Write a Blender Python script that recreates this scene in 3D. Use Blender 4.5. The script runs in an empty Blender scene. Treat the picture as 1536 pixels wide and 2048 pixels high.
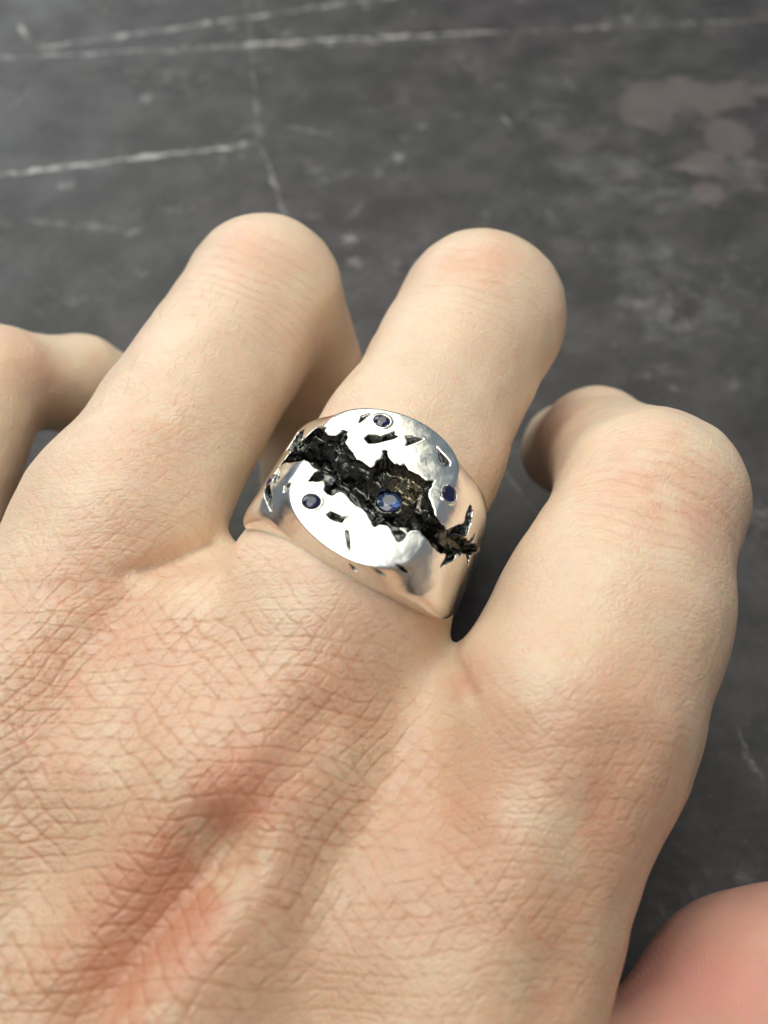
import bpy, math, random
import numpy as np
from concurrent.futures import ThreadPoolExecutor
POOL = ThreadPoolExecutor(4)
from mathutils import Vector, Matrix
rng = np.random.default_rng(7)
random.seed(7)
sc = bpy.context.scene
C = sc.collection
sc.unit_settings.scale_length = 0.01          # one unit is one centimetre

# ------------------------------------------------------------------ camera
PITCH = math.radians(54.0)
CAM = np.array([0.0, 0.0, 11.9])
FPX = 1967.0                                  # focal length in pixels of the 1536 x 2048 photograph
RIGHT = np.array([1.0, 0, 0])
FWD = np.array([0, math.cos(PITCH), -math.sin(PITCH)])
UP = np.array([0, math.sin(PITCH), math.cos(PITCH)])
cam_d = bpy.data.cameras.new('camera')
cam_d.sensor_fit = 'VERTICAL'; cam_d.sensor_height = 24.0; cam_d.lens = 24.0*FPX/2048.0
cam_d.clip_start = 0.1; cam_d.clip_end = 500.0
cam_d.dof.use_dof = True; cam_d.dof.focus_distance = 9.35
cam_d.dof.aperture_fstop = cam_d.lens*1e-3/0.15
cam = bpy.data.objects.new('camera', cam_d); C.objects.link(cam)
cam.location = CAM; cam.rotation_euler = (math.pi/2-PITCH, 0, 0)
sc.camera = cam

def at(px, py, d):
    return CAM + d*(FWD + (px-768)/FPX*RIGHT - (py-1024)/FPX*UP)
def toward(px, py):
    v = FWD + (px-768)/FPX*RIGHT - (py-1024)/FPX*UP
    return v/np.linalg.norm(v)
def on_table(px, py):
    v = toward(px, py); return CAM + v*(CAM[2]/-v[2])

# ------------------------------------------------------------------ light
w = bpy.data.worlds.new('World'); sc.world = w; w.use_nodes = True
wt = w.node_tree; bg = wt.nodes['Background']
tc = wt.nodes.new('ShaderNodeTexCoord'); sx = wt.nodes.new('ShaderNodeSeparateXYZ'); mr = wt.nodes.new('ShaderNodeMapRange'); mx = wt.nodes.new('ShaderNodeMix')
wt.links.new(tc.outputs['Generated'], sx.inputs[0]); wt.links.new(sx.outputs[1], mr.inputs[0]); mr.inputs[1].default_value = -.5; mr.inputs[2].default_value = .5
mx.data_type = 'RGBA'; wt.links.new(mr.outputs[0], mx.inputs[0]); mx.inputs[6].default_value = (0.95, 0.77, 0.63, 1); mx.inputs[7].default_value = (0.60, 0.74, 0.90, 1)
wt.links.new(mx.outputs[2], bg.inputs['Color']); bg.inputs['Strength'].default_value = 0.25     # warm room behind the viewer, cool daylight room in front
def area(name, loc, target, sx, sy, power, col):
    l = bpy.data.lights.new(name, 'AREA'); l.shape = 'RECTANGLE'; l.size = sx; l.size_y = sy
    l.energy = power; l.color = col
    o = bpy.data.objects.new(name, l); C.objects.link(o); o.location = loc
    o.rotation_euler = (Vector(target)-Vector(loc)).to_track_quat('-Z', 'Y').to_euler()
    return o
area('window_light', (-2.0, 34, 40), (0, 5, 4), 29, 32, 6300, (1.0, 0.965, 0.74))
area('far_sheen_light', (-34, 62, 27), (0, 12, 2), 42, 24, 9500, (0.92, 0.97, 1.0))  # added panel out of view, puts a sheen on the far tabletop
area('room_light', (-11, 10, 50), (0, 6, 4), 44, 36, 16500, (1.0, 0.975, 0.93))
sc.view_settings.view_transform = 'Standard'; sc.view_settings.look = 'None'
sc.view_settings.exposure = 0.13; sc.view_settings.gamma = 1.0
sc.cycles.max_bounces = 7; sc.cycles.transmission_bounces = 6; sc.cycles.glossy_bounces = 4; sc.cycles.diffuse_bounces = 3
sc.cycles.use_adaptive_sampling = True; sc.cycles.adaptive_threshold = 0.035; sc.cycles.adaptive_min_samples = 24
sc.cycles.caustics_reflective = True; sc.cycles.blur_glossy = 0.5

# ------------------------------------------------------------------ meshing a distance field
def surface_nets(f, lo, hi, h, B=24):
    lo = np.array(lo, float); n = np.ceil((np.array(hi)-lo)/h/B).astype(int); N = n*B+2
    bi = np.stack(np.meshgrid(*[np.arange(m) for m in n], indexing='ij'), -1).reshape(-1, 3)*B
    cen = lo+(bi+B/2)*h
    act = bi[np.abs(f(cen)) < B*h*0.5*math.sqrt(3)*1.15+2*h]
    g = np.stack(np.meshgrid(*[np.arange(B+1)]*3, indexing='ij'), -1).reshape(-1, 3)
    gid = lambda c: (c[..., 0]*N[1]+c[..., 1])*N[2]+c[..., 2]
    cells, verts, quads = [], [], []
    for b, v in zip(act, POOL.map(lambda b: f(lo+(g+b)*h), act)):
        v = v.reshape(B+1, B+1, B+1)
        s = v < 0
        cs = np.zeros((B, B, B), int)
        for i in (0, 1):
            for j in (0, 1):
                for k in (0, 1): cs += s[i:B+i, j:B+j, k:B+k]
        idx = np.argwhere((cs > 0) & (cs < 8))
        if len(idx) == 0: continue
        acc = np.zeros((len(idx), 3)); cnt = np.zeros(len(idx))
        for ax in range(3):
            o1, o2 = [a for a in range(3) if a != ax]
            for a in (0, 1):
                for c in (0, 1):
                    p = idx.copy(); p[:, o1] += a; p[:, o2] += c
                    q = p.copy(); q[:, ax] += 1
                    va = v[tuple(p.T)]; vb = v[tuple(q.T)]
                    m = (va < 0) != (vb < 0)
                    t = va[m]/(va[m]-vb[m]); e = p[m].astype(float); e[:, ax] += t
                    acc[m] += e; cnt[m] += 1
        verts.append(lo+(acc/cnt[:, None]+b)*h); cells.append(gid(idx+b))
        for ax in range(3):
            o1, o2 = (ax+1) % 3, (ax+2) % 3
            sl0 = [slice(0, B)]*3; sl1 = [slice(0, B)]*3; sl1[ax] = slice(1, B+1)
            e = np.argwhere(s[tuple(sl0)] != s[tuple(sl1)])
            if len(e) == 0: continue
            inside = s[tuple(e.T)]
            E = e+b; u = np.zeros(3, int); u[o1] = 1; w_ = np.zeros(3, int); w_[o2] = 1
            q = np.stack([gid(E-u-w_), gid(E-w_), gid(E), gid(E-u)], 1)
            q[~inside] = q[~inside][:, ::-1]
            quads.append(q)
    cells = np.concatenate(cells); verts = np.concatenate(verts); quads = np.concatenate(quads)
    order = np.argsort(cells); cells = cells[order]; verts = verts[order]
    pos = np.clip(np.searchsorted(cells, quads), 0, len(cells)-1)
    ok = (cells[pos] == quads).all(1)
    return verts, pos[ok]

def grad(f, P, e, f0=None):
    if f0 is None: f0 = f(P)
    G = np.empty_like(P)
    for a in range(3):
        d = np.zeros(3); d[a] = e
        G[:, a] = (f(P+d)-f0)/e
    return G
def blockwise(f, size=.8):
    def g(P):
        key = np.floor(P/size).astype(np.int64)+500; key = (key[:, 0]*1000+key[:, 1])*1000+key[:, 2]
        o = np.argsort(key, kind='stable'); b = np.flatnonzero(np.diff(key[o]))+1; out = np.empty(len(P))
        parts = np.split(o, b)
        for i, r in zip(parts, POOL.map(lambda i: f(P[i]), parts)): out[i] = r
        return out
    return g
def project(f, P, h, n=1):
    for _ in range(n):
        v = f(P); G = grad(f, P, h*0.3, v)
        st = (v/np.maximum((G*G).sum(1), 0.25))[:, None]*G
        L = np.linalg.norm(st, axis=1); st *= np.minimum(1, 0.6*h/np.maximum(L, 1e-9))[:, None]
        P = P-st
    return P

def mesh_from(name, V, F, smooth=True):
    me = bpy.data.meshes.new(name); V = np.asarray(V, np.float32); F = np.asarray(F, np.int32)
    k = F.shape[1]
    me.vertices.add(len(V)); me.vertices.foreach_set('co', V.ravel())
    me.loops.add(F.size); me.loops.foreach_set('vertex_index', F.ravel())
    me.polygons.add(len(F)); me.polygons.foreach_set('loop_start', np.arange(0, F.size, k, dtype=np.int32))
    me.update(calc_edges=True); me.validate()
    me.polygons.foreach_set('use_smooth', np.full(len(me.polygons), smooth))
    return me
def attr(me, name, data):
    data = np.asarray(data, np.float32)
    if data.ndim == 1: a = me.attributes.new(name, 'FLOAT', 'POINT'); a.data.foreach_set('value', data)
    else: a = me.attributes.new(name, 'FLOAT_VECTOR', 'POINT'); a.data.foreach_set('vector', data.ravel())
def obj(name, me, mat, parent=None, **props):
    o = bpy.data.objects.new(name, me); C.objects.link(o)
    if mat: me.materials.append(mat)
    if parent: o.parent = parent
    for k, v in props.items(): o[k] = v
    return o

# value noise for broad shaping (periodic lattice)
_L = rng.random((64, 64, 64)).astype(np.float32)
def vnoise(P):
    i = np.floor(P).astype(int); t = P-i; t = t*t*(3-2*t); i &= 63; j = (i+1) & 63
    x0, y0, z0 = i.T; x1, y1, z1 = j.T; tx, ty, tz = t.T
    a = _L[x0, y0, z0]*(1-tx)+_L[x1, y0, z0]*tx; b = _L[x0, y1, z0]*(1-tx)+_L[x1, y1, z0]*tx
    c = _L[x0, y0, z1]*(1-tx)+_L[x1, y0, z1]*tx; d = _L[x0, y1, z1]*(1-tx)+_L[x1, y1, z1]*tx
    return ((a*(1-ty)+b*ty)*(1-tz)+(c*(1-ty)+d*ty)*tz)*2-1
def smin(a, b, k):
    h = np.clip(0.5+0.5*(b-a)/k, 0, 1); return b*(1-h)+a*h-k*h*(1-h)
def smax(a, b, k): return -smin(-a, -b, k)
def unit(v): return v/np.linalg.norm(v)

# ------------------------------------------------------------------ node helper
class NT:
    def __init__(s, name):
        s.m = bpy.data.materials.new(name); s.m.use_nodes = True; s.t = s.m.node_tree
        s.b = s.t.nodes['Principled BSDF']; s.out = s.t.nodes['Material Output']
    def n(s, ty, **kw):
        nd = s.t.nodes.new(ty)
        for k, v in kw.items():
            if k.startswith('_'): setattr(nd, k[1:], v)
        for k, v in kw.items():
            if not k.startswith('_'): s.set(nd, k.replace('__', ' '), v)
        return nd
    def set(s, nd, k, v):
        i = nd.inputs[int(k[1:])] if k[0] == 'i' and k[1:].isdigit() else nd.inputs[k]
        if isinstance(v, bpy.types.NodeSocket): s.t.links.new(v, i)
        elif isinstance(v, bpy.types.Node): s.t.links.new(v.outputs[0], i)
        else: i.default_value = v
    def math(s, op, a, b=0.0, c=0.0, clamp=False):
        nd = s.t.nodes.new('ShaderNodeMath'); nd.operation = op; nd.use_clamp = clamp
        for i, v in enumerate((a, b, c)): s.set(nd, 'i%d' % i, v)
        return nd.outputs[0]
    def vm(s, op, a, b=(0, 0, 0), out=0):
        nd = s.t.nodes.new('ShaderNodeVectorMath'); nd.operation = op
        s.set(nd, 'i0', a)
        if op == 'SCALE': s.set(nd, 'Scale', b)
        else: s.set(nd, 'i1', b)
        return nd.outputs[out]
    def ramp(s, v, pts, interp='LINEAR'):
        nd = s.t.nodes.new('ShaderNodeValToRGB'); s.set(nd, 'Fac', v); r = nd.color_ramp; r.interpolation = interp
        while len(r.elements) < len(pts): r.elements.new(0.5)
        for e, (p, c) in zip(r.elements, pts):
            e.position = p; e.color = (c, c, c, 1) if isinstance(c, (int, float)) else (*c, 1)
        return nd.outputs[0]
    def mix(s, f, a, b, mode='MIX'):
        nd = s.t.nodes.new('ShaderNodeMix'); nd.data_type = 'RGBA'; nd.blend_type = mode
        s.set(nd, 'i0', f); 
        for k, v in ((6, a), (7, b)):
            if isinstance(v, tuple): v = (*v[:3], 1)
            s.set(nd, 'i%d' % k, v)
        return nd.outputs[2]
    def noise(s, vec, scale, detail=3, rough=0.5, dist=0.0, color=False):
        nd = s.n('ShaderNodeTexNoise', Vector=vec, Scale=scale, Detail=detail, Roughness=rough, Distortion=dist)
        return nd.outputs[1 if color else 0]
    def attr(s, name, out='Fac'):
        nd = s.t.nodes.new('ShaderNodeAttribute'); nd.attribute_name = name; return nd.outputs[out]
    def maprange(s, v, a, b, c=0.0, d=1.0):
        nd = s.n('ShaderNodeMapRange', Value=v); nd.inputs[1].default_value = a; nd.inputs[2].default_value = b
        nd.inputs[3].default_value = c; nd.inputs[4].default_value = d; nd.interpolation_type = 'SMOOTHSTEP'
        return nd.outputs[0]

#@@TABLE
# ------------------------------------------------------------------ table top
def table_material():
    m = NT('dark_scuffed_board'); pos = m.n('ShaderNodeNewGeometry').outputs['Position']
    warp = m.vm('SCALE', m.vm('SUBTRACT', m.noise(pos, 1.1, 3, color=True), (0.5, 0.5, 0.5)), 0.5)
    p = m.vm('ADD', pos, warp)
    big = m.noise(p, 0.12, 4, 0.55); mid = m.noise(p, 0.55, 6, 0.62); fine = m.noise(pos, 9.0, 4, 0.7)
    base = m.mix(m.maprange(big, 0.38, 0.62), (0.036, 0.038, 0.036), (0.036, 0.031, 0.035))
    base = m.mix(m.math('MULTIPLY', m.maprange(m.noise(m.vm('ADD', p, (3, 8, 0)), .9, 7, .68), .36, .68), .8), base, (0.080, 0.076, 0.079))
    # cloudy pale scuffs
    sc1 = m.maprange(mid, 0.50, 0.74)
    gr = m.maprange(m.noise(pos, 3.2, 5, 0.75), 0.42, 0.72)
    scuff = m.math('MULTIPLY', m.math('MULTIPLY', sc1, gr), 0.75)
    base = m.mix(scuff, base, (0.30, 0.30, 0.295))
    # small chips
    ch = m.n('ShaderNodeTexVoronoi', Vector=m.vm('ADD', pos, m.vm('SCALE', m.noise(pos, 4, 2, color=True), 0.45)), Scale=0.95, Randomness=1.0)
    chm = m.math('MULTIPLY', m.maprange(ch.outputs[0], 0.20, 0.06), m.maprange(m.noise(pos, 0.45, 2), 0.5, 0.6))
    base = m.mix(m.math('MULTIPLY', chm, 0.5), base, (0.36, 0.36, 0.35))
    sep = m.n('ShaderNodeSeparateXYZ', Vector=p); X, Y = sep.outputs[0], sep.outputs[1]
    # brownish pink worn patches
    def blob(cx, cy, rx, ry, rot):
        a, b = math.cos(rot), math.sin(rot)
        dx = m.math('SUBTRACT', X, cx); dy = m.math('SUBTRACT', Y, cy)
        u = m.math('DIVIDE', m.math('ADD', m.math('MULTIPLY', dx, a), m.math('MULTIPLY', dy, b)), rx)
        v = m.math('DIVIDE', m.math('SUBTRACT', m.math('MULTIPLY', dy, a), m.math('MULTIPLY', dx, b)), ry)
        r = m.math('SQRT', m.math('ADD', m.math('MULTIPLY', u, u), m.math('MULTIPLY', v, v)))
        r = m.math('ADD', r, m.math('MULTIPLY', m.math('SUBTRACT', m.noise(pos, 1.5, 5, .65), 0.5), 2.6))
        return m.maprange(r, 1.2, 0.75)
    tot = None
    for (px, py, rx, ry) in ((1300, 212, .75, .85), (1390, 190, 1.25, .62), (1460, 275, .62, .6), (1405, 330, .5, .42), (1420, 393, .3, .35),
                             (1145, 280, .6, .35), (1530, 185, .3, .3), (1240, 215, .5, .3), (1128, 490, .35, .25)):
        q = on_table(px, py); b_ = blob(q[0], q[1], rx, ry, 0.0)
        if py in (280, 490, 215): b_ = m.math('MULTIPLY', b_, 0.4)
        tot = b_ if tot is None else m.math('MAXIMUM', tot, b_)
    base = m.mix(m.math('MULTIPLY', tot, 0.55), base, (0.165, 0.132, 0.134))
    # grey cloud beside them
    tot = None
    for (px, py, rx, ry) in ((1200, 330, 1.2, .5), (1310, 395, 1.0, .35), (1100, 230, .6, .5), (1480, 350, 1.0, .5), (1290, 520, .7, .8), (1360, 640, .9, .8)):
        q = on_table(px, py); b_ = blob(q[0], q[1], rx, ry, 0.0); tot = b_ if tot is None else m.math('MAXIMUM', tot, b_)
    base = m.mix(m.math('MULTIPLY', m.math('MULTIPLY', tot, m.maprange(m.noise(pos, 1.6, 5, 0.7), 0.35, 0.7)), 0.30), base, (0.26, 0.26, 0.27))
    # long scratches
    Xr, Yr = m.n('ShaderNodeSeparateXYZ', Vector=m.vm('ADD', pos, m.vm('SCALE', warp, 0.25))).outputs[:2]
    def scratch(a, b, wd, op, sc_=1.0):
        A = on_table(*a); B = on_table(*b); d = (B-A)[:2]; L = np.linalg.norm(d); d /= L
        dx = m.math('SUBTRACT', Xr, float(A[0])); dy = m.math('SUBTRACT', Yr, float(A[1]))
        s_ = m.math('ADD', m.math('MULTIPLY', dx, float(d[0])), m.math('MULTIPLY', dy, float(d[1])))
        wob = m.math('MULTIPLY', m.math('SUBTRACT', m.noise(pos, 2.6*sc_, 3, .6), .5), wd*3.0)
        wdn = m.math('MULTIPLY', m.maprange(m.noise(m.vm('ADD', pos, (5, 5, 0)), 1.7, 3, .7), .35, .75, .35, 1.7), wd)
        t_ = m.math('ABSOLUTE', m.math('SUBTRACT', m.math('MULTIPLY', dy, float(d[0])), m.math('ADD', m.math('MULTIPLY', dx, float(d[1])), wob)))
        cov = m.math('MULTIPLY', m.maprange(s_, 0, 0.4), m.maprange(s_, L, L-0.4))
        brk = m.maprange(m.noise(m.vm('MULTIPLY', pos, (1, 1, 0)), 2.2*sc_, 5, 0.75), 0.40, 0.62, .12, 1.0)
        return m.math('MULTIPLY', m.math('MULTIPLY', m.math('MULTIPLY', m.math('SUBTRACT', 1.0, m.math('DIVIDE', t_, wdn), clamp=True), cov), brk), op)
    tot = None
    for s_ in (((-100, 122, ), (1000, 62), .10, .9), ((60, 98), (860, -18), .10, .8), ((300, 105), (930, 78), .07, .5),
               ((-100, 362), (520, 286), .11, 1.0), ((518, 280), (575, 440), .06, .75), ((840, 72), (1600, 36), .07, .45),
               ((490, -40), (520, 285), .05, .35), ((10, 225), (70, 170), .06, .4), ((1000, 225), (1030, 262), .06, .8),
               ((30, 30), (58, 80), .10, .8), ((560, 250), (672, 272), .06, .6), ((680, 450), (735, 390), .07, .5),
               ((1470, 1440), (1536, 1590), .06, .45), ((880, 770), (1130, 1100), .04, .35), ((40, 440), (300, 465), .16, .25)):
        q = scratch(*s_); tot = q if tot is None else m.math('MAXIMUM', tot, q)
    base = m.mix(m.math('MULTIPLY', tot, 1.15, 0.0, True), base, (0.52, 0.52, 0.50))
    fl = m.maprange(m.noise(pos, 7.0, 5, .8), .60, .74)
    base = m.mix(m.math('MULTIPLY', fl, .30), base, (.30, .29, .29))
    base = m.mix(m.math('MULTIPLY', m.maprange(fine, 0.5, 0.75), 0.16), base, (0.22, 0.22, 0.22))
    m.set(m.b, 'Base Color', base); m.set(m.b, 'Roughness', m.maprange(mid, 0.3, 0.7, 0.42, 0.60))
    bp = m.n('ShaderNodeBump', Strength=0.35, Distance=0.02, Height=m.math('ADD', m.noise(pos, 14, 5, 0.7), m.math('MULTIPLY', mid, 0.6)))
    m.set(m.b, 'Normal', bp.outputs[0]); m.b.inputs['Specular IOR Level'].default_value = 0.35
    return m.m
gx, gy, gz = 150.0, 150.0, 0.0
me = mesh_from('tabletop', [(-gx, -gy, 0), (gx, -gy, 0), (gx, gy, 0), (-gx, gy, 0)], [(0, 1, 2, 3)], False)
tab = obj('tabletop', me, table_material(), kind='structure')

#@@HAND
# ------------------------------------------------------------------ hand
def J(px, py, d, r): return (at(px, py, d), r)
def off(j, v, r): return (j[0]+np.array(v, float), r)
mid_pip = J(962, 634, 11.75, .975); mid_base = J(655, 1215, 9.30, .97)
mid_ring = (mid_base[0]+(mid_pip[0]-mid_base[0])*.45, .935)
mid_mcp = J(515, 1560, 8.75, 1.10)
ring_pip = J(530, 588, 11.9, .91); ring_base = J(238, 1045, 9.95, .93); ring_mcp = J(20, 1480, 9.1, 1.12)
ind_pip = J(1303, 1002, 10.0, .925); ind_mid = J(1222, 1235, 9.35, 1.03); ind_base = J(1135, 1440, 8.85, 1.09); ind_mcp = J(992, 1870, 8.3, .98)
pin_pip = J(-12, 762, 12.0, .66); pin_base = J(-235, 1250, 10.6, .86); pin_mcp = J(-420, 1600, 9.9, .98)
WR = unit((mid_mcp[0]-mid_pip[0]))            # towards the wrist
WR = unit(np.array([WR[0]*0.8, WR[1], 0.02]))
wrist = [(mid_mcp[0]+WR*6.3+np.array([s, 0, -1.6]), 1.75) for s in (-1.6, -0.1, 1.9)]
arm = [(p+WR*5+np.array([0, 0, .2]), 2.2) for p, r in wrist]
def chain(*js): return [(js[i], js[i+1]) for i in range(len(js)-1)]
CH = [
 (chain(mid_mcp, mid_base, mid_ring, mid_pip), chain(mid_pip, off(mid_pip, (-.35, -.25, -2.1), .78), off(mid_pip, (-.9, -1.7, -2.75), .66))),
 (chain(ring_mcp, ring_base, ring_pip), chain(ring_pip, off(ring_pip, (.50, .05, -2.1), .80), off(ring_pip, (.45, -1.5, -2.75), .66))),
 (chain(ind_mcp, ind_base, ind_mid, ind_pip), chain(ind_pip, J(1192, 886, 12.5, .65), J(1140, 900, 13.5, .66))),
 (chain(pin_mcp, pin_base, pin_pip), chain(pin_pip, J(160, 768, 13.0, .58), J(330, 840, 13.9, .55))),
]
PALM = chain(mid_mcp, wrist[1])+chain(ring_mcp, wrist[0])+chain(ind_mcp, wrist[2])+chain(pin_mcp, wrist[0])
PALM += [(wrist[i], arm[i]) for i in range(3)]
low = np.array([0, 0, -1.0])
PALM += [((ind_mcp[0]+low*.9+np.array([-.35, 0, 0]), .95), (wrist[2][0]+low, 1.2)), ((mid_mcp[0]+low, 1.2), (wrist[1][0]+low, 1.4)), ((ring_mcp[0]+low, 1.1), (wrist[0][0]+low, 1.4)),
         ((ring_mcp[0]+low*.6, 1.0), (ind_mcp[0]+low*.8+np.array([-.3, 0, 0]), 1.0))]
th0 = J(1540, 2055, 9.35, 1.14)
THUMB = [(( wrist[2][0]+low*1.0+np.array([.8, 1.0, 0]), 1.5), (np.array([2.6, 0.3, 1.75]), 1.35)), ((np.array([2.6, 0.3, 1.75]), 1.35), th0), (th0, (th0[0]+np.array([1.9, .75, -.25]), .95))]
def seg(P, s):
    (a, ra), (b, rb) = s; ab = b-a; t = np.clip(((P-a)@ab)/(ab@ab), 0, 1)
    d = P-a-t[:, None]*ab
    return np.sqrt((d*d).sum(1))-(ra+(rb-ra)*t)
def many(P, segs, k):
    c = P.mean(0)[None]; R = float(np.sqrt(((P-c)**2).sum(1).max()))
    if R < 1.8 and len(P) > 50:               # leave out the pieces that cannot matter in this small block
        dc = [float(seg(c, s)[0]) for s in segs]; lim = min(dc)+2.2*R+1.5*k
        segs = [s for s, q in zip(segs, dc) if q <= lim]
    v = None
    for s in segs:
        q = seg(P, s); v = q if v is None else smin(v, q, k)
    return v
def web(P, a, b, r): return seg(P, ((a, r), (b, r)))
WEBS = [(at(800, 1225, 9.45), at(765, 1430, 9.1), .50), (at(405, 1175, 10.0), at(320, 1330, 9.5), .56), (at(400, 1290, 9.2), at(230, 1560, 8.65), .70), (at(900, 1530, 9.05), at(780, 1900, 8.2), .78)]
def hand_f(P):
    v = many(P, PALM, .75)
    t = many(P, THUMB, .5); v = smin(v, t, .35)
    for a, b, r in WEBS: v = smin(v, web(P, a, b, r), .5)
    fs = []
    for prox, dist in CH:
        a = many(P, prox, .35); b = many(P, dist, .30); fs.append(smin(a, b, .14))
    f = fs[0]
    for g in fs[1:]: f = smin(f, g, .10)
    v = smin(v, f, .21)
    return v
# ring frame on the middle finger
ax_a = unit(mid_pip[0]-mid_base[0])           # towards the fingertip
RC = at(757, 992, 10.18)
RC = mid_base[0]+ax_a*((RC-mid_base[0])@ax_a)
RC = RC+np.cross(ax_a, [0, 0, 1.0])*.04
ax_n = np.array([0, 0, 1.0]); ax_n = unit(ax_n-ax_a*(ax_n@ax_a))
ax_b = np.cross(ax_a, ax_n)                   # towards the index finger
ROLL = math.radians(7.5)
ax_n, ax_b = ax_n*math.cos(ROLL)+ax_b*math.sin(ROLL), ax_b*math.cos(ROLL)-ax_n*math.sin(ROLL)
ZT = 1.28                                     # height of the ring's flat face above the finger's axis
_o = [(325, 345), (350, 262), (420, 205), (520, 150), (640, 105), (780, 90), (900, 100), (1010, 135), (1130, 195), (1220, 270), (1285, 350), (1320, 430), (1338, 530), (1338, 640), (1310, 740),
      (1250, 860), (1150, 930), (1040, 980), (900, 1005), (760, 985), (640, 930), (520, 850), (420, 750), (350, 660), (305, 560), (300, 450)]
OUT = []
for X_, Y_ in _o:
    v_ = toward(460+X_/2.8444, 780+Y_/2.8444); p_ = CAM+v_*((ZT-(CAM-RC)@ax_n)/(v_@ax_n))-RC; OUT.append((p_@ax_b, p_@ax_a))
OUT = np.array(OUT); cc_ = (OUT.min(0)+OUT.max(0))/2; FCX = float(cc_[0]); RC = RC+ax_a*cc_[1]; OUT -= cc_
print('face', FCX, OUT.min(0), OUT.max(0))
_ph = np.arctan2(OUT[:, 1], OUT[:, 0]); _rr = np.hypot(OUT[:, 0], OUT[:, 1])
_bas = lambda ph: np.stack([np.ones_like(ph)]+[f(k*ph) for k in (1, 2, 3, 4) for f in (np.cos, np.sin)], 1)
_co = np.linalg.lstsq(_bas(_ph), _rr, rcond=None)[0]
_tab = _bas(np.linspace(-np.pi, np.pi, 1441))@_co
def face_r(x, y): return np.interp(np.arctan2(y, x), np.linspace(-np.pi, np.pi, 1441), _tab)
HH = 0.046
V, F = surface_nets(hand_f, (-8.5, -11.5, -0.6), (6.6, 9.6, 6.6), HH)
hand_b = blockwise(hand_f)
V = project(hand_b, V, HH, 1)
G = grad(hand_b, V, .02); Nn = G/np.linalg.norm(G, axis=1)[:, None]
def to_px(P):
    q = P-CAM; d = q@FWD; return 768+FPX*(q@RIGHT)/d, 1024-FPX*(q@UP)/d, d
def surf(px, py, f=hand_f, t0=5.0):
    o = CAM[None]; v = toward(px, py)[None]; t = t0
    for _ in range(80):
        s = float(f(o+v*t)[0]); t += s*0.9
        if abs(s) < 1e-4: break
    return (o+v*t)[0]
def spot(P, px, py, r, f=hand_f):
    c = surf(px, py); d2 = ((P-c)**2).sum(1); return np.exp(-d2/(r*r))
def strokev(P, pts, r):                       # distance falloff to a polyline lying on the skin
    q = [surf(*p) for p in pts]; d = np.full(len(P), 9.)
    for a, b in zip(q[:-1], q[1:]): d = np.minimum(d, seg(P, ((a, 0), (b, 0))))
    return np.exp(-(d/r)**2)
up = np.clip(Nn[:, 2]*1.5+.3, 0, 1)
disp = 0.014*vnoise(V*1.1)+0.014*vnoise(V*2.6+7)+0.006*vnoise(V*6+3)
# hollow between the knuckles, running to the wrist
disp -= .07*strokev(V, [(640, 1440), (540, 1580), (440, 1700)], .22)+.30*strokev(V, [(430, 1700), (330, 1810), (250, 1900), (130, 2050)], .28)
disp += .13*spot(V, 330, 1570, .55)+.05*spot(V, 760, 1780, .7)
disp -= .05*strokev(V, [(1230, 1500), (1150, 1700), (1120, 1990)], .25)
disp += .06*spot(V, 1040, 1720, .5)-.05*spot(V, 1080, 1970, .3)
# finger root creases
disp -= .05*strokev(V, [(475, 1050), (430, 1080), (360, 1112), (250, 1150)], .08)+.02*strokev(V, [(350, 1112), (200, 1165), (60, 1180)], .12)
disp -= .045*strokev(V, [(478, 1048), (430, 1082), (370, 1110), (290, 1138)], .04)
disp -= .035*strokev(V, [(903, 1305), (925, 1345), (950, 1395)], .07)
# skin swelling round the ring
rel = V-RC; al = rel@ax_a; rad = np.linalg.norm(rel-al[:, None]*ax_a, axis=1)
near = np.exp(-np.maximum(rad-1.3, 0)**2/.02)
V = V+Nn*(disp*1.0)[:, None]
red = (.55*spot(V, 500, 1560, .40)+.5*spot(V, 400, 1700, .45)+.5*spot(V, 300, 1850, .4)+.35*spot(V, 650, 1400, .5)+.25*spot(V, 180, 1350, .9)
       + .5*spot(V, 1080, 1970, .35)+.18*spot(V, 1150, 1500, .7)+.3*spot(V, 1400, 1020, .75)+.35*spot(V, 1280, 960, .5)+.50*spot(V, 960, 520, .42)+.3*spot(V, 1110, 880, .5)
       + .42*spot(V, 480, 500, .42)+.25*spot(V, 300, 880, .5)+.3*spot(V, 200, 2000, .5)+.25*spot(V, 1200, 1650, .6)+.2*spot(V, 900, 1650, .7)+.2*spot(V, 1340, 1400, .6)
       + .3*spot(V, 60, 700, .5)+.3*spot(V, 1100, 850, .6))
red = red+.4*spot(V, 935, 1360, .2)+.18*spot(V, 450, 1700, 2.2)+.14*spot(V, 1080, 1750, 1.5)+.3*spot(V, 300, 1830, .5)+.25*spot(V, 440, 1690, .35)+.35*spot(V, 200, 1950, .5)+.25*spot(V, 330, 1800, .35)+.2*spot(V, 150, 1200, .9)
thm = np.clip(1.1-np.minimum.reduce([seg(V, s) for s in THUMB[1:]])*3, 0, 1)*(V[:, 2] < 3.2)*(V[:, 0] > 1.8)
thm = thm*np.clip((3.3-V[:, 2])/.6, 0, 1)
wr = (.9*spot(V, 250, 1400, 1.5)+.8*spot(V, 350, 1700, 1.4)+.8*spot(V, 50, 1750, 1.5)+.45*spot(V, 1000, 1850, 1.0)+.5*spot(V, 700, 1500, .9)+.35*spot(V, 1300, 1500, .9)+.25*spot(V, 330, 900, .7)+.12)
kn = .9*spot(V, 500, 560, .8)+.8*spot(V, 960, 560, .8)+.9*spot(V, 1360, 1000, .9)
u = V[:, 1]-.10*V[:, 0]; vv = V[:, 0]
me = mesh_from('hand', V, F)
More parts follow.
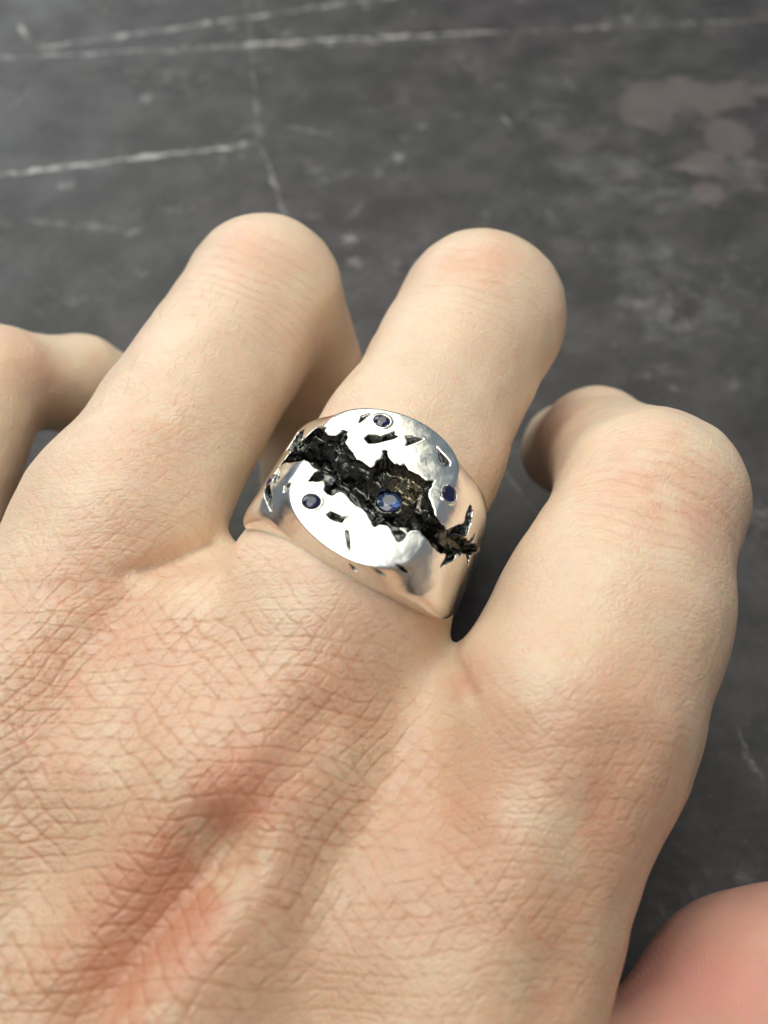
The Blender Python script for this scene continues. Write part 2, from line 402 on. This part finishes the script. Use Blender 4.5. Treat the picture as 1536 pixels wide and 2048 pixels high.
attr(me, 'back_shade', np.clip(.95*np.exp(-(np.maximum(V[:, 1]-1.2, 0)/2.6)**2), 0, 1)); attr(me, 'red', np.clip(red, 0, 1)); attr(me, 'thumb', thm); attr(me, 'wrinkle', np.clip(wr, 0, 1)); attr(me, 'knuckle', np.clip(kn, 0, 1))
attr(me, 'skin_uv', np.stack([u, vv, V[:, 2]*.8], 1))

def skin_material():
    m = NT('skin'); uv = m.attr('skin_uv', 'Vector'); red = m.attr('red'); th = m.attr('thumb'); wr = m.attr('wrinkle'); kn = m.attr('knuckle')
    pos = m.n('ShaderNodeNewGeometry').outputs['Position']
    def wv(sc_, amt): return m.vm('SCALE', m.vm('SUBTRACT', m.noise(uv, sc_, 2, color=True), (.5, .5, .5)), amt)
    q = m.vm('ADD', m.vm('ADD', uv, wv(.8, .30)), wv(5, .055))
    def fam(dx, dy, freq, so, sharp, lo=.40):
        f_ = m.vm('DOT_PRODUCT', q, (dx*freq, dy*freq, .2*freq), out=1)
        f_ = m.math('ADD', f_, m.math('MULTIPLY', m.noise(m.vm('ADD', uv, (so, 0, 0)), 1.1, 2, .5), 1.6))
        tri = m.math('ABSOLUTE', m.math('SUBTRACT', m.math('FRACT', f_), .5))
        am = m.maprange(m.noise(m.vm('ADD', m.vm('MULTIPLY', uv, (1, .5, 1)), (0, so, 0)), 3.0, 2), lo, lo+.22)
        return m.math('MULTIPLY', m.math('POWER', m.maprange(tri, sharp, 0.0), 1.6), am)
    fA = fam(1, .10, 7.6, 3.1, .26, .30)
    fB = fam(.62, .80, 6.8, 11.3, .26, .34); fC = fam(.66, -.76, 7.2, 23.7, .26, .34)
    fD = fam(.92, .40, 7.5, 31.7, .34, .30)
    def pillows(vec, sc_, wd):
        v_ = m.n('ShaderNodeTexVoronoi', _feature='DISTANCE_TO_EDGE', Vector=vec, Scale=sc_)
        f1 = m.n('ShaderNodeTexVoronoi', Vector=vec, Scale=sc_)
        loc = m.vm('SUBTRACT', vec, f1.outputs['Position'])
        tilt = m.math('MULTIPLY', m.vm('DOT_PRODUCT', loc, m.vm('SUBTRACT', f1.outputs['Color'], (.5, .5, .5)), out=1), sc_)
        return m.maprange(v_.outputs[0], wd, 0.0), tilt
    p1, t1 = pillows(m.vm('MULTIPLY', q, (1.15, .80, 1)), 7.5, .22)
    p2, t2 = pillows(m.vm('MULTIPLY', m.vm('ADD', q, wv(12, .03)), (1.25, .85, 1)), 14.0, .24)
    p3, t3 = pillows(uv, 34.0, .26)
    big = m.math('ADD', m.math('MULTIPLY', fA, .8), m.math('ADD', m.math('MULTIPLY', fB, .85), m.math('MULTIPLY', fC, .85)))
    big = m.math('ADD', big, m.math('MULTIPLY', p1, .38))
    big = m.math('MULTIPLY', m.math('MINIMUM', big, 1.9), wr)
    knl = m.math('MULTIPLY', m.math('MULTIPLY', fD, kn), 1.15)
    small = m.math('ADD', m.math('ADD', m.math('MULTIPLY', p2, .36), m.math('MULTIPLY', p3, .10)), m.math('ADD', m.math('MULTIPLY', t2, .22), m.math('MULTIPLY', t3, .07)))
    groove = m.math('ADD', m.math('ADD', big, knl), small)
    # thumb ridges
    rw = m.n('ShaderNodeTexWave', _wave_type='BANDS', Vector=m.vm('ADD', pos, wv(.6, 1.2)), Scale=8.5, Distortion=1.2)
    rw.inputs['Detail Scale'].default_value = .5; rw.inputs['Detail'].default_value = 1.0
    groove = m.math('ADD', m.math('MULTIPLY', groove, m.math('SUBTRACT', 1.0, m.math('MULTIPLY', th, .75))), m.math('MULTIPLY', m.math('MULTIPLY', rw.outputs[1], th), .30))
    height = m.math('ADD', m.math('MULTIPLY', groove, -1.0), m.math('MULTIPLY', m.noise(uv, 30, 3, .6), .16))
    bp = m.n('ShaderNodeBump', Strength=1.0, Distance=0.0070, Height=height)
    m.set(m.b, 'Normal', bp.outputs[0])
    blot = m.noise(uv, 1.3, 5, .6); fineb = m.noise(uv, 7, 4, .65)
    rr = m.math('ADD', m.math('MULTIPLY', red, 1.25), m.math('MULTIPLY', m.math('SUBTRACT', blot, .45), .5), clamp=True)
    rr = m.math('ADD', rr, m.math('MULTIPLY', m.math('SUBTRACT', fineb, .5), .35), clamp=True)
    col = m.mix(rr, (.83, .655, .49), (.76, .42, .30))
    col = m.mix(m.maprange(m.noise(m.vm('ADD', uv, (9, 9, 9)), 1.7, 3), .45, .75), col, (.85, .70, .53))
    col = m.mix(m.math('MULTIPLY', m.math('ADD', m.math('MULTIPLY', m.math('POWER', m.math('MULTIPLY', big, .62), 1.15), .85), m.math('MULTIPLY', knl, .35), clamp=True), .48), col, (.60, .27, .14))
    col = m.mix(m.attr('back_shade'), col, (.80, .74, .68), 'MULTIPLY')  # photographer's shade over the back of the hand, painted into the skin colour
    col = m.mix(m.math('MULTIPLY', th, .85), col, (.78, .35, .30))
    m.set(m.b, 'Base Color', col)
    m.set(m.b, 'Roughness', m.maprange(fineb, .3, .7, .30, .43))
    m.b.inputs['Specular IOR Level'].default_value = .55
    m.b.inputs['Subsurface Weight'].default_value = .55
    m.b.inputs['Subsurface Radius'].default_value = (1.0, .38, .2); m.b.inputs['Subsurface Scale'].default_value = .10
    m.b.inputs['Subsurface Anisotropy'].default_value = .6
    return m.m
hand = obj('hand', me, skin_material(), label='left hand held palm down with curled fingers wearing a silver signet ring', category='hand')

# fine hairs on the ring finger and the back of the hand
def hairs(specs):
    Vh, Fh = [], []
    for (px, py, ang, ln, curl) in specs:
        p = surf(px, py); q = surf(px+6*math.cos(ang), py-6*math.sin(ang)); d = unit(q-p); nn = unit(grad(hand_f, p[None], .02)[0]); sd = np.cross(nn, d)
        pts = []; n = 7
        for k in range(n):
            t = k/(n-1); pts.append(p+d*ln*t+nn*(.018+.030*math.sin(math.pi*t*.8))+sd*curl*ln*t*t)
        for k, c in enumerate(pts):
            r = .0013*(1-.75*k/(n-1)); b = len(Vh)
            for j in range(3): a_ = 2.094*j; Vh.append(c+r*(math.cos(a_)*sd+math.sin(a_)*nn))
            if k: Fh += [(b-3+j, b-3+(j+1) % 3, b+(j+1) % 3, b+j) for j in range(3)]
    return Vh, Fh
spec = []
for k in range(60):
    t = random.random(); s_ = random.gauss(0, .5)
    spec.append((330+200*t*.6+60*s_, 900-310*t+40*s_, math.radians(random.uniform(20, 75)), random.uniform(.07, .17), random.uniform(-.5, .5)))
spec += [(250, 790, .9, .30, .5), (262, 742, .7, .26, .5), (500, 705, 1.0, .16, .4), (322, 640, 1.1, .22, .5), (300, 668, 1.2, .2, -.4), (340, 625, .5, .2, .3), (845, 1700, 1.9, .14, .1), (520, 1020, .8, .15, .2)]
Vh, Fh = hairs(spec)
mh = NT('body_hair'); mh.b.inputs['Base Color'].default_value = (.26, .15, .08, 1); mh.b.inputs['Roughness'].default_value = .45
obj('body_hair', mesh_from('body_hair', Vh, Fh), mh.m, hand, kind='stuff')

#@@RING
# ------------------------------------------------------------------ signet ring
RIN = .945
def to_l(P): q = P-RC; return q@ax_b, q@ax_a, q@ax_n
def body(P, solid=False):
    x, y, z = to_l(P)
    prof = ((np.abs(x)/1.085)**2.4+(np.abs(z-.04)/1.40)**2.4)**(1/2.4)
    prof = (prof-1)*1.2
    dz = np.maximum(ZT-z, 0)
    A = 1+dz*.65+dz*dz*2.8; B = np.maximum(1+.10*dz-.90*np.maximum(dz-.28, 0)**1.4, .26)
    xs = (x-FCX)/A; ys = y/B; rho = np.hypot(xs, ys)/face_r(xs, ys)
    g = (rho-1)*np.minimum(A, B)*.84
    r2 = rho*rho
    top = z-(ZT-.012*r2-.021*r2**3)
    v = smax(prof, g, .13); v = smax(v, top, .013)
    if solid: return v
    hole = RIN-np.sqrt(x*x+z*z)
    return smax(v, hole, .05)
def z1(*p): return [(460+x/2.8444, 780+y/2.8444) for x, y in p]
def z2(*p): return [(540+x/6.4, 800+y/6.4) for x, y in p]
def z3(*p): return [(740+x/6.4, 820+y/6.4) for x, y in p]
canyon = (z1((380, 240), (500, 180))+z2((660, 310), (715, 355), (690, 385), (740, 450), (860, 455), (945, 385), (1000, 405), (975, 430), (1000, 490), (960, 550),
          (1000, 600), (1060, 680), (1110, 760), (1180, 790), (1240, 830), (1290, 875), (1330, 850), (1380, 780), (1440, 750), (1445, 650), (1500, 650), (1515, 740))
          + z3((310, 700), (440, 705), (490, 770), (560, 800), (640, 840), (720, 900), (830, 905), (790, 970), (740, 1070), (760, 1130), (800, 1230), (830, 1330), (900, 1400),
          (1060, 1460), (1200, 1450), (1300, 1430), (1150, 1650), (1010, 1690), (960, 1710), (880, 1720), (800, 1700), (740, 1650), (680, 1600), (650, 1550), (600, 1530), (520, 1540), (480, 1580),
          (450, 1640), (430, 1670), (385, 1690), (340, 1650), (310, 1600), (270, 1520), (210, 1480), (130, 1470), (70, 1495), (40, 1470))
          + z2((1240, 1450), (1190, 1400), (1090, 1340), (1040, 1290), (1000, 1240), (960, 1200), (900, 1180), (850, 1200), (800, 1230), (740, 1210), (700, 1160),
          (710, 1080), (690, 1040), (600, 1055), (500, 1040), (530, 980), (580, 930), (630, 910), (590, 880), (540, 840), (490, 790), (440, 755), (370, 740), (290, 710), (215, 620))
          + z1((290, 320)))
marks = [   # (name, outline, depth)
 ('crevice', canyon, .26),
 ('crevice', z1((225, 412), (240, 380), (290, 325), (340, 275), (390, 235), (430, 215), (400, 300), (345, 345), (320, 345), (295, 362), (262, 395)), .10),
 ('crevice', z1((1215, 800), (1290, 770), (1330, 760), (1345, 700), (1368, 640), (1386, 690), (1372, 770), (1350, 828), (1325, 832), (1362, 858), (1402, 808), (1388, 856), (1372, 872),
             (1412, 882), (1420, 912), (1385, 932), (1370, 945), (1354, 1002), (1345, 938), (1322, 930), (1306, 952), (1295, 915), (1276, 975), (1246, 980), (1190, 1012), (1230, 945), (1252, 885), (1225, 850)), .09),
 ('gouge', z1((735, 187), (748, 148), (790, 99), (832, 95), (805, 130), (765, 165)), .05),
 ('gouge', z1((765, 275), (790, 253), (840, 255), (862, 262), (900, 250), (940, 233), (937, 255), (962, 262), (930, 277), (880, 290), (830, 302), (790, 304)), .07),
 ('gouge', z1((998, 263), (1040, 264), (1102, 278), (1050, 300), (1003, 317), (1012, 290)), .07),
 ('gouge', z1((1172, 318), (1200, 352), (1235, 388), (1252, 412), (1246, 432), (1213, 432), (1192, 400), (1182, 360)), .05),
 ('gouge', z1((548, 705), (575, 689), (620, 705), (640, 718), (690, 720), (655, 731), (640, 757), (600, 747), (570, 732)), .06),
 ('gouge', z1((658, 800), (676, 797), (684, 850), (687, 928), (670, 890), (661, 840)), .04),
 ('gouge', z1((303, 582), (310, 545), (335, 525), (354, 500), (342, 545), (320, 578)), .04),
 ('gouge', z1((668, 978), (702, 1003), (735, 1040), (700, 1025)), .03),
 ('gouge', z1((806, 1006), (850, 1028), (888, 1056), (845, 1048)), .03),
 ('gouge', z1((944, 990), (985, 1003), (1029, 1047), (990, 1040), (960, 1018)), .04),
 ('gouge', z1((203, 445), (238, 418), (232, 500), (242, 600), (237, 697), (213, 650), (203, 540)), .05),
 ('gouge', z1((256, 415), (282, 368), (280, 440), (258, 548), (248, 480)), .04),
 ('gouge', z1((272, 485), (286, 452), (283, 495), (274, 520)), .03),
]
def poly2(u, v, pu, pv):                      # signed distance to a polygon
    d = np.full(u.shape, 1e9); s = np.zeros(u.shape, bool); n = len(pu)
    for i in range(n):
        j = (i+1) % n; ex, ey = pu[j]-pu[i], pv[j]-pv[i]; wx, wy = u-pu[i], v-pv[i]
        t = np.clip((wx*ex+wy*ey)/(ex*ex+ey*ey+1e-12), 0, 1)
        d = np.minimum(d, (wx-ex*t)**2+(wy-ey*t)**2)
        if abs(ey) > 1e-9:
            c = ((pv[i] > v) != (pv[j] > v)) & (u < ex*(v-pv[i])/ey+pu[i]); s ^= c
    d = np.sqrt(d); return np.where(s, -d, d)
def hit_body(px, py):
    v = toward(px, py); t = np.arange(7.0, 12.0, .004); b = body(CAM+t[:, None]*v)
    k = np.argmax(b < 0)
    if b[k] >= 0: return None
    a = b[k-1]/(b[k-1]-b[k]); return CAM+v*(t[k-1]+a*.004)
MK = []
for name, pts, dep in marks:
    if len(pts) == len(canyon):               # the long cleft is cut straight down into the face
        n_ = ax_n; P3 = []
        for p in pts:
            v = toward(*p); t = (ZT-.01-(CAM-RC)@ax_n)/(v@ax_n); P3.append(CAM+v*t)
    else:
        P3 = [hit_body(*p) for p in pts]; P3 = [p for p in P3 if p is not None]
        if len(P3) < 3: continue
        c = np.mean(P3, 0)[None]; n_ = unit(grad(body, c, .01)[0])
    P3 = np.array(P3); c = P3.mean(0); e1 = unit(np.cross(n_, ax_a+.01)); e2 = np.cross(n_, e1)
    q = P3-c; MK.append((name, dep, c, e1, e2, n_, q@e1, q@e2))
gems = [  # px, py, radius, depth below the surface, label
 (764, 842, .070, .000, 'very dark blue round stone on the upper part of the face'),
 (623, 1003, .074, .000, 'deep blue round stone with a pale centre on the lower left of the face'),
 (899, 988, .074, .000, 'violet blue round stone on the right tip of the face'),
 (779, 1004, .112, .135, 'largest stone, lighter blue, set in the dark crevice'),
 (523, 960, .058, .000, 'small stone set in the side of the shoulder'),
]
GM = []
for px, py, r, dp, lab in gems:
    c = hit_body(px, py)
    while c is None: px += 3; c = hit_body(px, py)
    if px < 600: c = hit_body(px+9, py)
    n_ = unit(grad(body, c[None], .01)[0])
    if dp:
        v = toward(px, py); t = (ZT-dp-(CAM-RC)@ax_n)/(v@ax_n); c = CAM+v*t
        n_ = unit(ax_n+.10*ax_a-.12*ax_b)
    GM.append((c, n_, r, dp, lab))
_fs = np.stack([rng.uniform(-1.1, 1.1, 300), rng.uniform(-1.0, 1.0, 300)], 1); _ft = rng.normal(0, .34, (300, 2)); _fo = rng.uniform(-.025, .025, 300)
_cl = []
for p_ in ((560, 875), (640, 900), (700, 945), (755, 1000), (810, 1035), (870, 1060), (960, 1105)):
    v_ = toward(*p_); q_ = CAM+v_*((ZT-.05-(CAM-RC)@ax_n)/(v_@ax_n))-RC; _cl.append((q_@ax_b, q_@ax_a))
_cl = np.array(_cl)
def facets(P):
    """hammered facets: the plane of the nearest seed, and the distance to the furrow"""
    x, y, z = to_l(P); Q = np.stack([x, y], 1)+.03*np.stack([vnoise(P*11), vnoise(P*11+50)], 1)
    o = np.empty(len(Q))
    for i in range(0, len(Q), 20000):
        D = ((Q[i:i+20000, None]-_fs[None])**2).sum(2); k = D.argmin(1)
        o[i:i+20000] = _fo[k]+((Q[i:i+20000]-_fs[k])*_ft[k]).sum(1)
    dc = np.full(len(Q), 9.)
    for a, b in zip(_cl[:-1], _cl[1:]):
        ab = b-a; t = np.clip(((Q-a)@ab)/(ab@ab), 0, 1); dc = np.minimum(dc, np.linalg.norm(Q-a-t[:, None]*ab, axis=1))
    return o, dc
def cut_depth(name, dep, d, P):
    """how deep the cut goes, from the distance d inside its rim"""
    if dep > .2:
        n1 = vnoise(P*9); n2 = vnoise(P*22+5); n3 = vnoise(P*47+9)
        fo, dc = facets(P)
        wall = .025+1.5*d*(1+.3*n1)
        floor = .095+fo*.9+.012*n1+.125*np.exp(-(dc/.075)**2)-.035*np.exp(-((dc-.13)/.035)**2)
        return np.clip(np.minimum(wall, floor)+.003*n2+.002*n3, .012, .235)
    return np.clip(.012+dep*1.0*np.clip(d/.045, 0, 1)+.006*vnoise(P*30), .005, .3)
def ring_f(P):
    bo = body(P, True); b = smax(bo, RIN-np.sqrt(to_l(P)[0]**2+to_l(P)[2]**2), .05); v = b.copy(); m = (b > -.34) & (b < .12)
    if m.any():
        Q = P[m]; bb = bo[m]; vv_ = v[m]
        wob = .007*vnoise(Q*26)+.004*vnoise(Q*60+3)
        for name, dep, c, e1, e2, n_, pu, pv in MK:
            q = Q-c; hgt = q@n_
            R = max(np.abs(pu).max(), np.abs(pv).max())*1.42+.06
            s = (np.abs(hgt) < .42) & ((q*q).sum(1) < R*R)
            if not s.any(): continue
            d = poly2(q[s]@e1, q[s]@e2, pu, pv)
            if dep > .08: d = d+wob[s]
            cd = cut_depth(name, dep, -d, Q[s])
            vv_[s] = smax(vv_[s], -np.maximum(d, -(bb[s]+cd)), .006)
        # seats: a shallow pan, a raised collar
        for c, n_, r, dp, lab in GM:
            q = Q-c; h = q@n_; rr = np.sqrt(np.maximum((q*q).sum(1)-h*h, 0))
            if dp:
                col = np.sqrt((rr-r*1.02)**2+(h+.035)**2)-.034+.012*vnoise(Q*30)
                vv_ = smin(vv_, np.where(rr < r*2, np.maximum(rr-r*1.1, h+.06), 9), .03)
                vv_ = smin(vv_, col, .02)
            else:
                col = np.sqrt((rr-r*1.2)**2+(h+.002)**2)-.005
                vv_ = smin(vv_, col, .015)
            pan = np.maximum(rr-r*1.04, -(h+r*.7)); vv_ = smax(vv_, -np.maximum(pan, h-.2), .008)
        v[m] = vv_
    return v
hr = .0085
corn = np.array([RC+sx*1.4*ax_b+sy*1.15*ax_a+sz*1.5*ax_n for sx in (-1, 1) for sy in (-1, 1) for sz in (-1, 1)])
# evaluate in ring axes so the box stays tight
M3 = np.stack([ax_b, ax_a, ax_n])
fl = lambda L: ring_f(RC+L@M3)
VL, F = surface_nets(fl, (-1.4, -1.12, -1.5), (1.4, 1.12, 1.45), hr, 28)
V = RC+project(blockwise(fl, .3), VL, hr, 1)@M3
bd = body(V, True); x_, y_, z_ = to_l(V)
ox = np.zeros(len(V)); lab_i = np.full(len(V), -1)
cutm = bd < -.0075
for i, (name, dep, c, e1, e2, n_, pu, pv) in enumerate(MK):
    q = V-c; R = max(np.abs(pu).max(), np.abs(pv).max())*1.42+.08
    s = np.where(cutm & (np.abs(q@n_) < .45) & ((q*q).sum(1) < R*R))[0]
    d = poly2(q[s]@e1, q[s]@e2, pu, pv); ins = (d < .014) & (np.sqrt(x_[s]**2+z_[s]**2) > RIN+.03)
    lab_i[s[ins]] = np.where(lab_i[s[ins]] < 0, i, lab_i[s[ins]])
    ox[s[ins]] = np.maximum(ox[s[ins]], np.clip(-bd[s[ins]]/.02, 0, 1))
g4 = GM[3][0]; gold = np.exp(-((V-(g4+ax_a*.12+ax_b*.06))**2).sum(1)/(.15**2))
# face = polished flat, inside the oval
r2 = (np.hypot(x_-FCX, y_)/face_r(x_-FCX, y_))**2
face_m = (z_ > ZT-.10) & (lab_i < 0) & (np.abs(bd) < .03) & (np.sqrt(r2) < .97)

def silver(name, oxid):
    m = NT(name); pos = m.n('ShaderNodeNewGeometry').outputs['Position']; ox = m.attr('oxide'); gd = m.attr('gold')
    n1 = m.noise(pos, 18, 5, .65)
    if oxid:
        dark = m.mix(m.maprange(n1, .35, .7), (.045, .048, .046), (.13, .138, .13))
        shin = m.maprange(m.noise(pos, 30, 4, .7), .60, .78)
        dark = m.mix(m.math('MULTIPLY', shin, .3), dark, (.38, .39, .37))
        dark = m.mix(m.math('MULTIPLY', m.maprange(m.noise(m.vm('MULTIPLY', pos, (1, 1, 1)), 45, 3, .7), .42, .62), gd), dark, (.60, .48, .26))
        col = m.mix(ox, (.80, .79, .75), dark)
        m.set(m.b, 'Roughness', m.maprange(m.noise(pos, 20, 3), .3, .7, .10, .27))
        bp = m.n('ShaderNodeBump', Strength=.5, Distance=.010, Height=m.noise(m.vm('MULTIPLY', pos, (1, 1.6, 1)), 12, 5, .6))
    else:
        col = m.mix(m.maprange(n1, .3, .7), (.90, .885, .83), (.84, .835, .80))
        sp = m.maprange(m.noise(pos, 55, 2, .5), .70, .78)
        col = m.mix(m.math('MULTIPLY', sp, .25), col, (.45, .42, .3))
        wave = m.noise(pos, 3.5, 3, .5)
        st = m.noise(m.vm('MULTIPLY', pos, (6, 34, 20)), 4, 3, .6)
        ht = m.math('ADD', m.math('MULTIPLY', wave, .35), m.math('MULTIPLY', st, .010)); ht = m.math('ADD', ht, m.math('MULTIPLY', n1, .06))
        m.set(m.b, 'Roughness', m.maprange(m.noise(pos, 9, 5, .7), .35, .7, .13, .27))
        bp = m.n('ShaderNodeBump', Strength=.5, Distance=.03, Height=ht)
    m.set(m.b, 'Base Color', col); m.b.inputs['Metallic'].default_value = 1.0
    m.set(m.b, 'Normal', bp.outputs[0]); return m.m
m_pol = silver('polished_silver', False); m_ox = silver('oxidised_silver', True)
ringo = bpy.data.objects.new('signet_ring', None); C.objects.link(ringo)
ringo['label'] = 'chunky silver signet ring with blackened jagged crevice and blue stones, worn on the middle finger'; ringo['category'] = 'ring'
ringo.location = RC
bpy.context.view_layer.update()
fl_lab = lab_i[F]; fl_face = face_m[F]
cid = np.where((fl_lab >= 0).sum(1) >= 3, fl_lab.max(1), -1)
crev = np.isin(cid, [i for i, k in enumerate(MK) if k[0] == 'crevice'])
cid[crev] = 0
pid = np.where(cid >= 0, cid, np.where(fl_face.all(1), -2, -1))
# shared normals so that the pieces meet without a seam
full = mesh_from('tmp', V, F); vn = np.empty(len(full.vertices)*3, np.float32); full.vertex_normals.foreach_get('vector', vn); vn = vn.reshape(-1, 3).copy()
bpy.data.meshes.remove(full)
def piece(name, sel, mat, **props):
    f = F[sel]; used, inv = np.unique(f, return_inverse=True); me = mesh_from(name, V[used]-RC, inv.reshape(f.shape))
    attr(me, 'oxide', ox[used]); attr(me, 'gold', gold[used])
    me.normals_split_custom_set_from_vertices(vn[used].tolist())
    return obj(name, me, mat, ringo, **props)
piece('band', pid == -1, m_pol); piece('face', pid == -2, m_pol, label='flat polished oval face'); piece('crevice', pid == 0, m_ox, label='jagged blackened crevice')
for i in range(1, len(MK)):
    if (pid == i).sum() > 12: piece('gouge', pid == i, m_ox)

def gem_mesh(r):
    V = []; n = 8
    def ringv(rad, z, o, k=n):
        s = len(V)
        for i in range(k): a = 2*math.pi*(i+o)/k; V.append((rad*math.cos(a), rad*math.sin(a), z))
        return s
    t = ringv(r*.56, r*.22, 0); s = ringv(r*.78, r*.14, .5); g = ringv(r, 0, 0, 16); g2 = ringv(r, -r*.04, 0, 16); p = ringv(r*.5, -r*.5, .5); V.append((0, 0, -r*.85)); c = len(V)-1
    F = [tuple(range(t, t+n))]
    for i in range(n):
        j = (i+1) % n
        F.append((t+i, s+i, t+j)); 
        F.append((t+i, s+(i-1) % n, g+2*i)); F.append((t+i, g+2*i, s+i))
        F.append((s+i, g+2*i, g+2*i+1)); F.append((s+i, g+2*i+1, g+(2*i+2) % 16))
    for i in range(16): j = (i+1) % 16; F.append((g+i, g2+i, g2+j, g+j))
    for i in range(n):
        j = (i+1) % n
        F.append((g2+2*i, p+i, g2+2*i+1)); F.append((g2+2*i+1, p+i, g2+(2*i+2) % 16)); F.append((p+i, c, p+(i+1) % n)); F.append((p+i, p+j, g2+(2*i+2) % 16))
    me = bpy.data.meshes.new('gemstone'); me.from_pydata(V, [], F)
    import bmesh
    bm = bmesh.new(); bm.from_mesh(me); bmesh.ops.recalc_face_normals(bm, faces=bm.faces); bm.to_mesh(me); bm.free()
    return me
def gem_mat(name, col, tr):
    m = NT(name); m.b.inputs['Base Color'].default_value = (*col, 1); m.b.inputs['Roughness'].default_value = .04
    m.b.inputs['IOR'].default_value = 1.77; m.b.inputs['Transmission Weight'].default_value = tr; return m.m
g_dark = gem_mat('dark_sapphire', (.006, .009, .10), .7); g_blue = gem_mat('blue_sapphire', (.07, .13, .34), .8)
for i, (c, n_, r, dp, lab) in enumerate(GM):
    me = gem_mesh(r); o = obj('gemstone', me, g_blue if dp else g_dark, ringo, label=lab)
    q = Vector(n_).to_track_quat('Z', 'Y').to_matrix().to_4x4() @ Matrix.Rotation(i*.37, 4, 'Z')
    o.matrix_parent_inverse = Matrix.Identity(4); o.matrix_local = Matrix.Translation(Vector(c-RC+n_*.004)) @ q
print('hand+ring done', len(V))
